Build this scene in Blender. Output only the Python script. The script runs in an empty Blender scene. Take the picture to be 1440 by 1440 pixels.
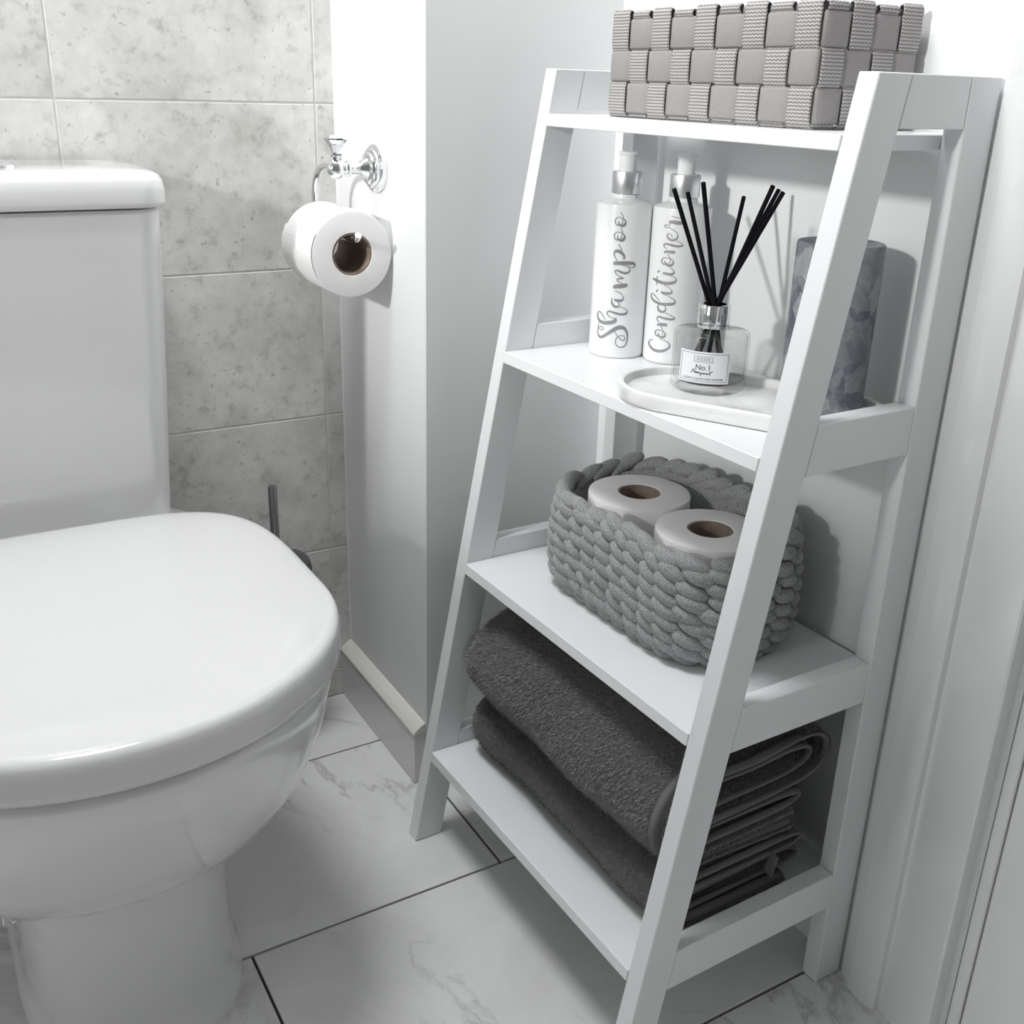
import bpy, bmesh, math, random
from mathutils import Vector, Matrix
random.seed(7)
R_ = random.Random(11)
PI = math.pi
scene = bpy.context.scene
COL = scene.collection

# ------------------------------------------------------------------ camera
CAM = Vector((-0.51675, -1.32069, 0.87257))
CR = Vector((0.862504, -0.505231, 0.028782))
CU = Vector((0.161981, 0.329514, 0.930152))
CF = Vector((0.479425, 0.797598, -0.366045))
FPX, PPX, PPY = 1485.19, 722.35, 702.28
cd = bpy.data.cameras.new('camera'); cam = bpy.data.objects.new('camera', cd); COL.objects.link(cam)
cd.sensor_width = 36; cd.sensor_fit = 'HORIZONTAL'; cd.lens = FPX / 1440 * 36
cd.shift_x = (720 - PPX) / 1440; cd.shift_y = (PPY - 720) / 1440
cd.clip_start = 0.01
cam.matrix_world = Matrix(((CR.x, CU.x, -CF.x, CAM.x), (CR.y, CU.y, -CF.y, CAM.y), (CR.z, CU.z, -CF.z, CAM.z), (0, 0, 0, 1)))
scene.camera = cam

def ray(x, y):
    return CF + CR * ((x - PPX) / FPX) - CU * ((y - PPY) / FPX)

# ------------------------------------------------------------------ world, lights, exposure
w = bpy.data.worlds.new('world'); scene.world = w; w.use_nodes = True
w.node_tree.nodes['Background'].inputs[0].default_value = (0.8, 0.85, 0.9, 1)
w.node_tree.nodes['Background'].inputs[1].default_value = 0.3

def light(name, kind, loc, energy, size, color=(1, 1, 1), rot=(0, 0, 0), size_y=None):
    l = bpy.data.lights.new(name, kind); l.energy = energy; l.color = color
    if kind == 'AREA':
        l.shape = 'RECTANGLE' if size_y else 'DISK'
        l.size = size
        if size_y: l.size_y = size_y
    else:
        l.shadow_soft_size = size
    o = bpy.data.objects.new(name, l); COL.objects.link(o); o.location = loc; o.rotation_euler = rot
    return o
spot = light('spot_light', 'SPOT', (-4.0, -1.20, 2.0), 450.0, 0.15, (1.0, 0.995, 0.985))
spot.data.spot_size = math.radians(25); spot.data.spot_blend = 0.85
spot.rotation_euler = (Vector((0.05, -0.26, 1.22)) - Vector((-4.0, -1.20, 2.0))).to_track_quat('-Z', 'Y').to_euler()
light('left_fill_light', 'AREA', (-4.12, -1.15, 1.30), 11.0, 1.2, (0.96, 0.98, 1.0), (0, -PI / 2, 0), 1.1)  # broad fill added out of view on the left, no known window
light('ceiling_light', 'AREA', (-0.45, -0.42, 2.27), 19.5, 0.5, (0.97, 0.99, 1.0))
scene.view_settings.view_transform = 'Standard'
scene.view_settings.look = 'None'
scene.view_settings.gamma = 1.0
scene.view_settings.use_curve_mapping = False
scene.view_settings.exposure = 0.10
scene.cycles.use_denoising = True
scene.cycles.max_bounces = 12
scene.cycles.diffuse_bounces = 6
scene.cycles.transmission_bounces = 12
scene.cycles.sample_clamp_indirect = 8.0

# ------------------------------------------------------------------ materials
MATS = {}
class NT:
    def __init__(s, name):
        m = bpy.data.materials.new(name); m.use_nodes = True; s.m = m; s.t = m.node_tree; s.n = s.t.nodes
        s.b = s.n['Principled BSDF']; MATS[name] = m
    def add(s, typ, **kw):
        nd = s.n.new(typ)
        for k, v in kw.items():
            if k in nd.inputs: nd.inputs[k].default_value = v
            else: setattr(nd, k, v)
        return nd
    def link(s, a, b): s.t.links.new(a, b)
    def coords(s, scale=1.0, rand=False, uv=False):
        tc = s.add('ShaderNodeTexCoord'); out = tc.outputs['UV' if uv else 'Object']
        if rand:
            oi = s.add('ShaderNodeObjectInfo'); mu = s.add('ShaderNodeMath', operation='MULTIPLY'); mu.inputs[1].default_value = 37.0
            s.link(oi.outputs['Random'], mu.inputs[0])
            ad = s.add('ShaderNodeVectorMath', operation='ADD'); s.link(out, ad.inputs[0]); s.link(mu.outputs[0], ad.inputs[1]); out = ad.outputs[0]
        return out
    def noise(s, co, scale, detail=4, rough=0.55, dist=0.0):
        n = s.add('ShaderNodeTexNoise'); n.inputs['Scale'].default_value = scale; n.inputs['Detail'].default_value = detail
        n.inputs['Roughness'].default_value = rough; n.inputs['Distortion'].default_value = dist
        s.link(co, n.inputs['Vector']); return n
    def ramp(s, fac, stops):
        r = s.add('ShaderNodeValToRGB'); e = r.color_ramp.elements
        while len(e) > 1: e.remove(e[-1])
        e[0].position = stops[0][0]; e[0].color = col(stops[0][1])
        for p, c in stops[1:]:
            k = e.new(p); k.color = col(c)
        s.link(fac, r.inputs[0]); return r
    def mix(s, mode, fac, a, b):
        m = s.add('ShaderNodeMix', data_type='RGBA', blend_type=mode)
        for sock, v in ((m.inputs[0], fac), (m.inputs[6], a), (m.inputs[7], b)):
            if hasattr(v, 'links') or hasattr(v, 'is_output'): s.link(v, sock)
            elif isinstance(v, (int, float)): sock.default_value = v
            else: sock.default_value = col(v)
        return m.outputs[2]
    def bump(s, h, strength=0.2, dist=0.001):
        b = s.add('ShaderNodeBump'); b.inputs['Strength'].default_value = strength; b.inputs['Distance'].default_value = dist
        s.link(h, b.inputs['Height']); s.link(b.outputs[0], s.b.inputs['Normal']); return b
def col(c):
    if isinstance(c, (int, float)): c = (c, c, c)
    return (c[0], c[1], c[2], 1)
def simple(name, c, rough=0.5, metal=0.0, coat=0.0, noise_bump=None, spec=0.5, sheen=0):
    t = NT(name); t.b.inputs['Base Color'].default_value = col(c); t.b.inputs['Roughness'].default_value = rough
    t.b.inputs['Metallic'].default_value = metal; t.b.inputs['Coat Weight'].default_value = coat; t.b.inputs['Coat Roughness'].default_value = 0.05
    t.b.inputs['Specular IOR Level'].default_value = spec
    t.b.inputs['Sheen Weight'].default_value = sheen
    if noise_bump:
        n = t.noise(t.coords(), noise_bump[0], 3); t.bump(n.outputs[0], noise_bump[1], noise_bump[2])
    return t.m

simple('wall_paint', (0.80, 0.805, 0.81), 0.55, noise_bump=(420, 0.25, 0.0006))
simple('wall_paint_grey', 0.25, 0.6)
simple('ceiling_paint', 0.85, 0.8)
simple('shelf_paint', (0.79, 0.805, 0.81), 0.32, noise_bump=(160, 0.05, 0.0004))
simple('gloss_paint', (0.82, 0.82, 0.825), 0.14, coat=0.4)
simple('ceramic', (0.79, 0.79, 0.785), 0.07, coat=0.6)
simple('seat_plastic', (0.72, 0.72, 0.715), 0.12, coat=0.3)
simple('chrome', (0.86, 0.87, 0.88), 0.05, metal=1)
simple('satin_metal', (0.78, 0.79, 0.80), 0.34, metal=1)
simple('letter_foil', (0.30, 0.30, 0.31), 0.45, metal=0.3)
simple('brushed_steel', (0.33, 0.33, 0.33), 0.27, metal=1)
simple('dark_plastic', (0.07, 0.07, 0.072), 0.4)
simple('white_plastic', (0.86, 0.865, 0.87), 0.22, coat=0.2)
simple('black_fibre', (0.005, 0.005, 0.007), 0.85, noise_bump=(900, 0.3, 0.0005), spec=0.15)
simple('cap_trim', (0.72, 0.70, 0.65), 0.35, noise_bump=(150, 0.15, 0.001))
simple('skirting_tile', (0.70, 0.70, 0.69), 0.16, noise_bump=(20, 0.03, 0.001))
simple('dark_grout', (0.05, 0.05, 0.05), 0.9)
simple('light_grout', (0.66, 0.65, 0.63), 0.85, noise_bump=(600, 0.3, 0.0006))
simple('paper_label', (0.83, 0.85, 0.87), 0.6)
simple('ink', (0.03, 0.03, 0.035), 0.6)
simple('grey_ink', (0.22, 0.22, 0.23), 0.6)
simple('cotton_tag', (0.16, 0.16, 0.165), 0.85)

t = NT('tissue'); t.b.inputs['Base Color'].default_value = (0.88, 0.875, 0.865, 1); t.b.inputs['Roughness'].default_value = 0.95
co = t.coords(); v = t.add('ShaderNodeTexVoronoi'); v.inputs['Scale'].default_value = 520; t.link(co, v.inputs['Vector']); t.bump(v.outputs['Distance'], 0.15, 0.0006)
t.b.inputs['Subsurface Weight'].default_value = 0.15; t.b.inputs['Subsurface Radius'].default_value = (0.01, 0.01, 0.01)

t = NT('cardboard'); co = t.coords(); n = t.noise(co, 120, 4)
r = t.ramp(n.outputs[0], [(0.3, (0.22, 0.165, 0.125)), (0.7, (0.31, 0.24, 0.19))]); t.link(r.outputs[0], t.b.inputs['Base Color']); t.b.inputs['Roughness'].default_value = 0.9

# wall tile: mottled grey stone-look glaze with pits
t = NT('wall_tile'); co = t.coords(rand=True)
n1 = t.noise(co, 11, 6, 0.6, 0.1); n2 = t.noise(co, 46, 6, 0.68, 0.15); n3 = t.noise(co, 130, 3, 0.6)
base = t.ramp(n1.outputs[0], [(0.30, (0.53, 0.52, 0.49)), (0.46, (0.66, 0.65, 0.625)), (0.6, (0.74, 0.735, 0.715)), (0.75, (0.66, 0.635, 0.60))])
mott = t.ramp(n2.outputs[0], [(0.30, 0.62), (0.45, 0.97), (0.6, 1.05), (0.75, 1.14)])
c1 = t.mix('MULTIPLY', 0.8, base.outputs[0], mott.outputs[0])
pits = t.ramp(n3.outputs[0], [(0.28, 0.62), (0.37, 1.0)])
pm = t.noise(co, 22, 3); pmr = t.ramp(pm.outputs[0], [(0.42, 0.0), (0.55, 1.0)])
c2 = t.mix('MULTIPLY', pmr.outputs[0], c1, pits.outputs[0])
t.link(c2, t.b.inputs['Base Color']); t.b.inputs['Roughness'].default_value = 0.24
t.bump(n2.outputs[0], 0.12, 0.002)

# floor tile: polished white marble with fine veins
t = NT('floor_tile'); co = t.coords(rand=True)
big = t.noise(co, 3.2, 5, 0.6, 0.9)
cloud = t.ramp(big.outputs[0], [(0.35, (0.62, 0.62, 0.612)), (0.55, (0.70, 0.70, 0.695)), (0.7, (0.66, 0.66, 0.655))])
vn = t.noise(co, 2.1, 7, 0.62, 1.3)
sb = t.add('ShaderNodeMath', operation='SUBTRACT'); sb.inputs[1].default_value = 0.5; t.link(vn.outputs[0], sb.inputs[0])
ab = t.add('ShaderNodeMath', operation='ABSOLUTE'); t.link(sb.outputs[0], ab.inputs[0])
vein = t.ramp(ab.outputs[0], [(0.0, 0.66), (0.006, 0.82), (0.022, 1.0)])
vm = t.noise(co, 5.5, 2); vmr = t.ramp(vm.outputs[0], [(0.45, 0.0), (0.62, 1.0)])
t.link(t.mix('MULTIPLY', vmr.outputs[0], cloud.outputs[0], vein.outputs[0]), t.b.inputs['Base Color'])
t.b.inputs['Roughness'].default_value = 0.10

# marble tray
t = NT('tray_marble'); co = t.coords(); vn = t.noise(co, 14, 6, 0.6, 1.5)
r = t.ramp(vn.outputs[0], [(0.3, 0.68), (0.45, 0.84), (0.7, 0.87)]); t.link(r.outputs[0], t.b.inputs['Base Color']); t.b.inputs['Roughness'].default_value = 0.15

# candle wax: crystalline slate blue-grey blotches
t = NT('candle_wax'); co = t.coords()
dn = t.noise(co, 30, 4, 0.6); add = t.add('ShaderNodeVectorMath', operation='MULTIPLY_ADD')
add.inputs[1].default_value = (0.03, 0.03, 0.03); t.link(dn.outputs['Color'], add.inputs[0]); t.link(co, add.inputs[2])
v = t.add('ShaderNodeTexVoronoi'); v.inputs['Scale'].default_value = 55; t.link(add.outputs[0], v.inputs['Vector'])
sep = t.add('ShaderNodeSeparateColor'); t.link(v.outputs['Color'], sep.inputs[0])
n2 = t.noise(co, 60, 6, 0.7, 1.0)
mx = t.add('ShaderNodeMath', operation='MULTIPLY_ADD'); mx.inputs[1].default_value = 0.45; t.link(sep.outputs[0], mx.inputs[0])
hf = t.add('ShaderNodeMath', operation='MULTIPLY'); hf.inputs[1].default_value = 0.62; t.link(n2.outputs[0], hf.inputs[0]); t.link(hf.outputs[0], mx.inputs[2])
r = t.ramp(mx.outputs[0], [(0.22, (0.075, 0.085, 0.115)), (0.42, (0.16, 0.17, 0.20)), (0.58, (0.25, 0.257, 0.28)), (0.8, (0.40, 0.40, 0.41))])
t.link(r.outputs[0], t.b.inputs['Base Color']); t.b.inputs['Roughness'].default_value = 0.42
t.b.inputs['Subsurface Weight'].default_value = 0.1; t.b.inputs['Subsurface Radius'].default_value = (0.004, 0.004, 0.005)

# rope felt
t = NT('rope_cotton'); co = t.coords(); n = t.noise(co, 900, 3, 0.7); n2 = t.noise(co, 60, 3)
r = t.ramp(n.outputs[0], [(0.32, (0.13, 0.133, 0.138)), (0.5, (0.30, 0.303, 0.308)), (0.70, (0.52, 0.522, 0.525))])
t.link(r.outputs[0], t.b.inputs['Base Color']); t.b.inputs['Roughness'].default_value = 0.95; t.b.inputs['Sheen Weight'].default_value = 0.3
t.bump(n.outputs[0], 0.6, 0.0012)

# strap webbing, u across (m) v along (m)
def webbing(name, c1, c2, sy, sx, band=False):
    t = NT(name); uv = t.coords(uv=True)
    sepv = t.add('ShaderNodeSeparateXYZ'); t.link(uv, sepv.inputs[0])
    def sn(sock, k, ph=None):
        m = t.add('ShaderNodeMath', operation='MULTIPLY'); m.inputs[1].default_value = k; t.link(sock, m.inputs[0])
        o = m.outputs[0]
        if ph is not None:
            a = t.add('ShaderNodeMath', operation='ADD'); t.link(o, a.inputs[0]); t.link(ph, a.inputs[1]); o = a.outputs[0]
        q = t.add('ShaderNodeMath', operation='SINE'); t.link(o, q.inputs[0]); return q.outputs[0]
    wob = sn(sepv.outputs[0], sx)
    if band:
        w1 = sn(sepv.outputs[1], sy); mm = t.add('ShaderNodeMath', operation='MULTIPLY'); t.link(wob, mm.inputs[0]); t.link(w1, mm.inputs[1])
    else:
        wm = t.add('ShaderNodeMath', operation='MULTIPLY'); wm.inputs[1].default_value = 0.75; t.link(wob, wm.inputs[0])
        w1 = sn(sepv.outputs[1], sy, wm.outputs[0]); fine = sn(sepv.outputs[0], sx * 2.0)
        mm = t.add('ShaderNodeMath', operation='MULTIPLY_ADD'); mm.inputs[1].default_value = 0.3; t.link(fine, mm.inputs[0]); t.link(w1, mm.inputs[2])
    r = t.ramp(mm.outputs[0], [(0.0, c1), (0.9, c2)]); r.color_ramp.elements[0].position = 0.0
    mr = t.add('ShaderNodeMapRange'); mr.inputs[1].default_value = -1.2; mr.inputs[2].default_value = 1.2; t.link(mm.outputs[0], mr.inputs[0])
    t.link(mr.outputs[0], r.inputs[0]); t.link(r.outputs[0], t.b.inputs['Base Color'])
    t.b.inputs['Roughness'].default_value = 0.75; t.bump(mr.outputs[0], 0.5, 0.0008)
webbing('webbing_upright', (0.15, 0.14, 0.138), (0.50, 0.48, 0.47), 2350, 1500)
webbing('webbing_band', (0.19, 0.178, 0.175), (0.40, 0.382, 0.375), 3000, 3000, True)

# towels
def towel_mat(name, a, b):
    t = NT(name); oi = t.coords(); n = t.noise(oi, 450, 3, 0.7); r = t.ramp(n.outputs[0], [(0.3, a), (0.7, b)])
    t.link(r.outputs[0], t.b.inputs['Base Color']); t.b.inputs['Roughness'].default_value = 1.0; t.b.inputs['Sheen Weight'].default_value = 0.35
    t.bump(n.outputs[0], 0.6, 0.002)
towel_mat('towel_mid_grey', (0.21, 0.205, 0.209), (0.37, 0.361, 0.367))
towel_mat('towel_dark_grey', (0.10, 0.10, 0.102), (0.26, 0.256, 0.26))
towel_mat('towel_shaded_ground', (0.05, 0.049, 0.052), (0.12, 0.118, 0.12))  # sheet under the pile, darkened to put shade between the tufts
simple('hem_grey', (0.15, 0.148, 0.152), 0.95, noise_bump=(1500, 0.4, 0.0006))

def thin_glass(name, tint, edge, gloss=1.0, refr=0.0, ior=1.45):
    """clear glass: passes light straight on, mirrors more toward grazing, darkens where the path through the wall is long"""
    t = NT(name); out = t.n['Material Output']; t.n.remove(t.b)
    lw = t.add('ShaderNodeLayerWeight'); lw.inputs['Blend'].default_value = 0.5
    r = t.ramp(lw.outputs['Facing'], [(0.0, tint), (0.86, tint), (1.0, edge)])
    tr = t.add('ShaderNodeBsdfTransparent'); t.link(r.outputs[0], tr.inputs[0])
    gl = t.add('ShaderNodeBsdfGlossy'); gl.inputs['Roughness'].default_value = 0.02
    pw = t.add('ShaderNodeMath', operation='POWER'); pw.inputs[1].default_value = 4.0; t.link(lw.outputs['Facing'], pw.inputs[0])
    mu = t.add('ShaderNodeMath', operation='MULTIPLY_ADD'); mu.inputs[1].default_value = 0.6 * gloss; mu.inputs[2].default_value = 0.045 * gloss; t.link(pw.outputs[0], mu.inputs[0])
    mx = t.add('ShaderNodeMixShader'); t.link(mu.outputs[0], mx.inputs[0]); t.link(tr.outputs[0], mx.inputs[1]); t.link(gl.outputs[0], mx.inputs[2]); gb = t.add('ShaderNodeBsdfGlass'); gb.inputs['IOR'].default_value = ior; gb.inputs['Roughness'].default_value = 0.0
    m2 = t.add('ShaderNodeMixShader'); m2.inputs[0].default_value = refr; t.link(mx.outputs[0], m2.inputs[1]); t.link(gb.outputs[0], m2.inputs[2]); t.link(m2.outputs[0], out.inputs[0])
thin_glass('clear_glass', 0.998, 0.22, 0.5, 0.06); thin_glass('diffuser_oil', 0.995, 0.93, 0.08, 0.0, 1.2)

# ------------------------------------------------------------------ helpers
def tag(o, label=None, cat=None, group=None, kind=None):
    for k, v_ in (('label', label), ('category', cat), ('group', group), ('kind', kind)):
        if v_: o[k] = v_
    return o
def thing(name, label, cat, loc=(0, 0, 0), rz=0.0, group=None):
    o = bpy.data.objects.new(name, None); COL.objects.link(o); o.empty_display_size = 0.02
    o.location = loc; o.rotation_euler = (0, 0, rz); tag(o, label, cat, group); return o
def mesh_obj(name, verts, faces, m, parent=None, smooth=False, loc=None, uvs=None):
    me = bpy.data.meshes.new(name); me.from_pydata([tuple(v_) for v_ in verts], [], faces)
    bm = bmesh.new(); bm.from_mesh(me); bmesh.ops.recalc_face_normals(bm, faces=bm.faces); bm.to_mesh(me); bm.free()
    return link_mesh(name, me, m, parent, smooth, loc)
def link_mesh(name, me, m, parent=None, smooth=False, loc=None):
    if m: me.materials.append(MATS[m])
    if smooth:
        for p in me.polygons: p.use_smooth = True
    o = bpy.data.objects.new(name, me); COL.objects.link(o)
    if parent: o.parent = parent
    if loc: o.location = loc
    return o
def bm_obj(name, bm, m, parent=None, smooth=False, loc=None):
    bmesh.ops.recalc_face_normals(bm, faces=bm.faces)
    me = bpy.data.meshes.new(name); bm.to_mesh(me); bm.free()
    return link_mesh(name, me, m, parent, smooth, loc)
def smooth_by_angle(o, ang=35):
    me = o.data
    for p in me.polygons: p.use_smooth = True
    bm = bmesh.new(); bm.from_mesh(me); lim = math.radians(ang)
    for e in bm.edges:
        if len(e.link_faces) == 2 and e.calc_face_angle(0) > lim: e.smooth = False
    bm.to_mesh(me); bm.free(); return o
def box_bm(x0, x1, y0, y1, z0, z1, bev=0.0, seg=1):
    bm = bmesh.new(); r = bmesh.ops.create_cube(bm, size=1.0)
    for v_ in bm.verts: v_.co = Vector(((x0 + x1) / 2 + v_.co.x * (x1 - x0), (y0 + y1) / 2 + v_.co.y * (y1 - y0), (z0 + z1) / 2 + v_.co.z * (z1 - z0)))
    if bev: bmesh.ops.bevel(bm, geom=list(bm.edges), offset=bev, segments=seg, affect='EDGES', profile=0.5)
    return bm
def box(name, x0, x1, y0, y1, z0, z1, m, parent=None, bev=0.0, seg=1):
    return bm_obj(name, box_bm(x0, x1, y0, y1, z0, z1, bev, seg), m, parent)
def prism(name, poly, axis, lo, hi, m, parent=None, bev=0.0):
    """poly of 2D points extruded along axis ('x','y','z')"""
    bm = bmesh.new(); vs = []
    for k in (lo, hi):
        for (p, q) in poly:
            vs.append(bm.verts.new({'x': (k, p, q), 'y': (p, k, q), 'z': (p, q, k)}[axis]))
    n = len(poly); bm.faces.new(vs[:n]); bm.faces.new(vs[n:])
    for i in range(n): bm.faces.new((vs[i], vs[(i + 1) % n], vs[n + (i + 1) % n], vs[n + i]))
    bmesh.ops.recalc_face_normals(bm, faces=bm.faces)
    if bev: bmesh.ops.bevel(bm, geom=list(bm.edges), offset=bev, segments=1, affect='EDGES')
    return bm_obj(name, bm, m, parent)
def loft(name, rings, m, parent=None, smooth=True, cap0=True, cap1=True, ang=None):
    n = len(rings[0]); V = [p for r in rings for p in r]; F = []
    for i in range(len(rings) - 1):
        for j in range(n):
            F.append((i * n + j, i * n + (j + 1) % n, (i + 1) * n + (j + 1) % n, (i + 1) * n + j))
    if cap0: F.append(tuple(range(n)))
    if cap1: F.append(tuple((len(rings) - 1) * n + j for j in range(n)))
    o = mesh_obj(name, V, F, m, parent, smooth)
    if ang: smooth_by_angle(o, ang)
    return o
def lathe(name, prof, m, parent=None, n=48, cx=0, cy=0, cap0=True, cap1=True, ang=40, axis='z'):
    rings = []
    for (r, z) in prof:
        ring = []
        for k in range(n):
            a = 2 * PI * k / n; c, s_ = r * math.cos(a), r * math.sin(a)
            ring.append({'z': (cx + c, cy + s_, z), 'y': (cx + c, z, cy + s_), 'x': (z, cx + c, cy + s_)}[axis])
        rings.append(ring)
    return loft(name, rings, m, parent, True, cap0, cap1, ang)
def tube_rings(pts, rad, n=10, up=Vector((0, 0, 1))):
    rings = []; N = len(pts)
    for i, p in enumerate(pts):
        p = Vector(p); t_ = (Vector(pts[min(i + 1, N - 1)]) - Vector(pts[max(i - 1, 0)])).normalized()
        u_ = up if abs(t_.dot(up)) < 0.95 else Vector((1, 0, 0))
        b1 = t_.cross(u_).normalized(); b2 = b1.cross(t_)
        r = rad[i] if isinstance(rad, (list, tuple)) else rad
        rings.append([p + b1 * (r * math.cos(2 * PI * k / n)) + b2 * (r * math.sin(2 * PI * k / n)) for k in range(n)])
    return rings
def tube(name, pts, rad, m, parent=None, n=12, up=Vector((0, 0, 1))):
    return loft(name, tube_rings(pts, rad, n, up), m, parent, True, True, True, 50)
def catmull(pts, k=8, closed=False):
    P = [Vector(p) for p in pts]; N = len(P); out = []
    rng = range(N) if closed else range(N - 1)
    for i in rng:
        if closed: a, b, c, d = P[(i - 1) % N], P[i], P[(i + 1) % N], P[(i + 2) % N]
        else: a, b, c, d = P[max(i - 1, 0)], P[i], P[i + 1], P[min(i + 2, N - 1)]
        for j in range(k):
            t_ = j / k
            out.append(0.5 * ((2 * b) + (c - a) * t_ + (2 * a - 5 * b + 4 * c - d) * t_ ** 2 + (3 * b - a - 3 * c + d) * t_ ** 3))
    if not closed: out.append(P[-1])
    return out
def struct(o): o['kind'] = 'structure'; return o

# ------------------------------------------------------------------ room shell
XL, XR, YF, ZC = -4.20, 0.248, -2.1, 2.3      # left wall, right wall, wall behind the viewer, ceiling
BOXY = -0.255                                  # face of the boxing
fl = struct(box('floor', XL - 0.1, XR + 0.2, YF - 0.1, 0.1, -0.06, -0.0035, 'dark_grout'))
# floor tiles 600 x 300, half bond
def floor_tile_mesh(w_, h_):
    bm = box_bm(-w_ / 2, w_ / 2, -h_ / 2, h_ / 2, -0.008, 0.0, 0.0007); me = bpy.data.meshes.new('tile'); bmesh.ops.recalc_face_normals(bm, faces=bm.faces); bm.to_mesh(me); bm.free()
    me.materials.append(MATS['floor_tile']); return me
rows_y = [0.162, -0.140, -0.442, -0.744, -1.046, -1.348, -1.650, -1.952, -2.254]
fme = {}
for i in range(len(rows_y) - 1):
    y1, y0 = rows_y[i], rows_y[i + 1]
    off = 0.009 if i % 2 == 1 else 0.009 - 0.3055
    y1c, y0c = min(y1 - 0.0015, -0.0005), max(y0 + 0.0015, YF)
    for k in range(-8, 3):
        x0, x1 = off + k * 0.611 + 0.0015, off + (k + 1) * 0.611 - 0.0015
        x0c, x1c = max(x0, XL), min(x1, XR)
        if x1c - x0c < 0.01: continue
        key = (round(x1c - x0c, 4), round(y1c - y0c, 4))
        if key not in fme: fme[key] = floor_tile_mesh(*key)
        o = bpy.data.objects.new('tile', fme[key]); COL.objects.link(o); o.parent = fl; o.location = ((x0c + x1c) / 2, (y0c + y1c) / 2, 0.0)
struct(box('ceiling', XL - 0.1, XR + 0.2, YF - 0.1, 0.1, ZC, ZC + 0.05, 'ceiling_paint'))
struct(box('wall_left', XL - 0.08, XL, YF - 0.08, 0.08, -0.06, ZC, 'wall_paint'))
struct(box('wall_front', XL, XR + 0.12, YF - 0.08, YF, -0.06, ZC, 'wall_paint_grey'))
wb = struct(box('wall_back', XL, 0.03, 0.0009, 0.08, -0.06, ZC, 'light_grout'))
# wall tiles 300 x 200 stacked
tme = {}
for i in range(-1, 12):
    z0, z1 = 0.0450 + i * 0.1995, 0.0450 + (i + 1) * 0.1995
    z0c, z1c = max(z0 + 0.001, 0.0), min(z1 - 0.001, ZC)
    for k in range(-14, 1):
        x0, x1 = -0.026 + k * 0.2998 + 0.001, -0.026 + (k + 1) * 0.2998 - 0.001
        x0c, x1c = max(x0, XL), min(x1, -0.0005)
        if x1c - x0c < 0.005: continue
        key = (round(x1c - x0c, 4), round(z1c - z0c, 4))
        if key not in tme:
            w_, h_ = key; bm = box_bm(-w_ / 2, w_ / 2, 0.0, 0.008, -h_ / 2, h_ / 2, 0.0008); bmesh.ops.recalc_face_normals(bm, faces=bm.faces)
            me = bpy.data.meshes.new('tile'); bm.to_mesh(me); bm.free(); me.materials.append(MATS['wall_tile']); tme[key] = me
        o = bpy.data.objects.new('tile', tme[key]); COL.objects.link(o); o.parent = wb; o.location = ((x0c + x1c) / 2, 0.0, (z0c + z1c) / 2)
# boxing that steps out of the back right corner: its side and front are the two white faces
struct(box('wall_boxing', 0.0, XR + 0.1, BOXY, 0.08, -0.06, ZC, 'wall_paint', bev=0.0015))
YD = -0.885                                    # door opening starts here
DH = 2.0
struct(prism('wall_right', [(BOXY + 0.02, -0.06), (YD, -0.06), (YD, DH), (YD - 0.76, DH), (YD - 0.76, -0.06), (YF, -0.06), (YF, ZC), (BOXY + 0.02, ZC)], 'x', XR, XR + 0.11, 'wall_paint'))
# skirting on the boxing side: tile upstand with a sloped cream cap
bb = struct(prism('baseboard_boxing', [(-0.0165, 0.0005), (-0.0005, 0.0005), (-0.0005, 0.0755), (-0.0165, 0.0755)], 'y', BOXY, -0.0005, 'skirting_tile', bev=0.0006))
cap = prism('cap', [(-0.0185, 0.0757), (-0.0003, 0.0757), (-0.0003, 0.0905), (-0.004, 0.0895), (-0.013, 0.0835), (-0.018, 0.0785)], 'y', BOXY - 0.001, -0.0005, 'cap_trim', bb, bev=0.0008)
# white silicone bead in the corner of tiles and boxing
struct(prism('trim_1', [(-0.0016, 0.0), (0.0, 0.0), (0.0, -0.0016)], 'z', 0.091, ZC, 'wall_paint'))
# door casing on the right wall, swept profile (y, projection)
prof = [(-0.764, 0.0), (-0.764, 0.004), (-0.7675, 0.0058), (-0.779, 0.0108)]
for k in range(9):
    a = k / 8; prof.append((-0.780 - 0.036 * a, 0.0105 + 0.006 * math.sin(PI * (0.08 + 0.72 * a))))
prof += [(-0.8175, 0.0085), (-0.8195, 0.0078), (-0.8770, 0.0178), (-0.8790, 0.0165), (-0.8790, 0.0)]
cz = struct(prism('door_1', [(XR + 0.0015, YD - 0.013), (XR + 0.042, YD - 0.013), (XR + 0.042, YD - 0.747), (XR + 0.0015, YD - 0.747)], 'z', 0.004, DH - 0.003, 'gloss_paint', bev=0.002))
for sgn in (0, 1):
    pl = [((XR - q), (p if sgn == 0 else 2 * (YD - 0.38) - p)) for p, q in prof]
    o = prism('casing', pl, 'z', 0.0, DH + 0.0, 'gloss_paint', cz); smooth_by_angle(o, 18)
o = prism('casing', [(XR - q, DH + (p - YD)) for p, q in prof], 'y', YD - 0.76 - 0.117, YD + 0.117, 'gloss_paint', cz); smooth_by_angle(o, 18)
box('lining', XR + 0.0005, XR + 0.109, YD - 0.012, YD - 0.0005, 0.001, DH - 0.001, 'gloss_paint', cz, bev=0.001)
lathe('door_handle', [(0.0, 0.0), (0.026, 0.0), (0.026, -0.006), (0.009, -0.008), (0.009, -0.03), (0.024, -0.04), (0.024, -0.055), (0.0, -0.06)], 'chrome', cz, 24, YD - 0.70, 1.0, axis='x').location = (XR + 0.001, 0, 0)
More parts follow.
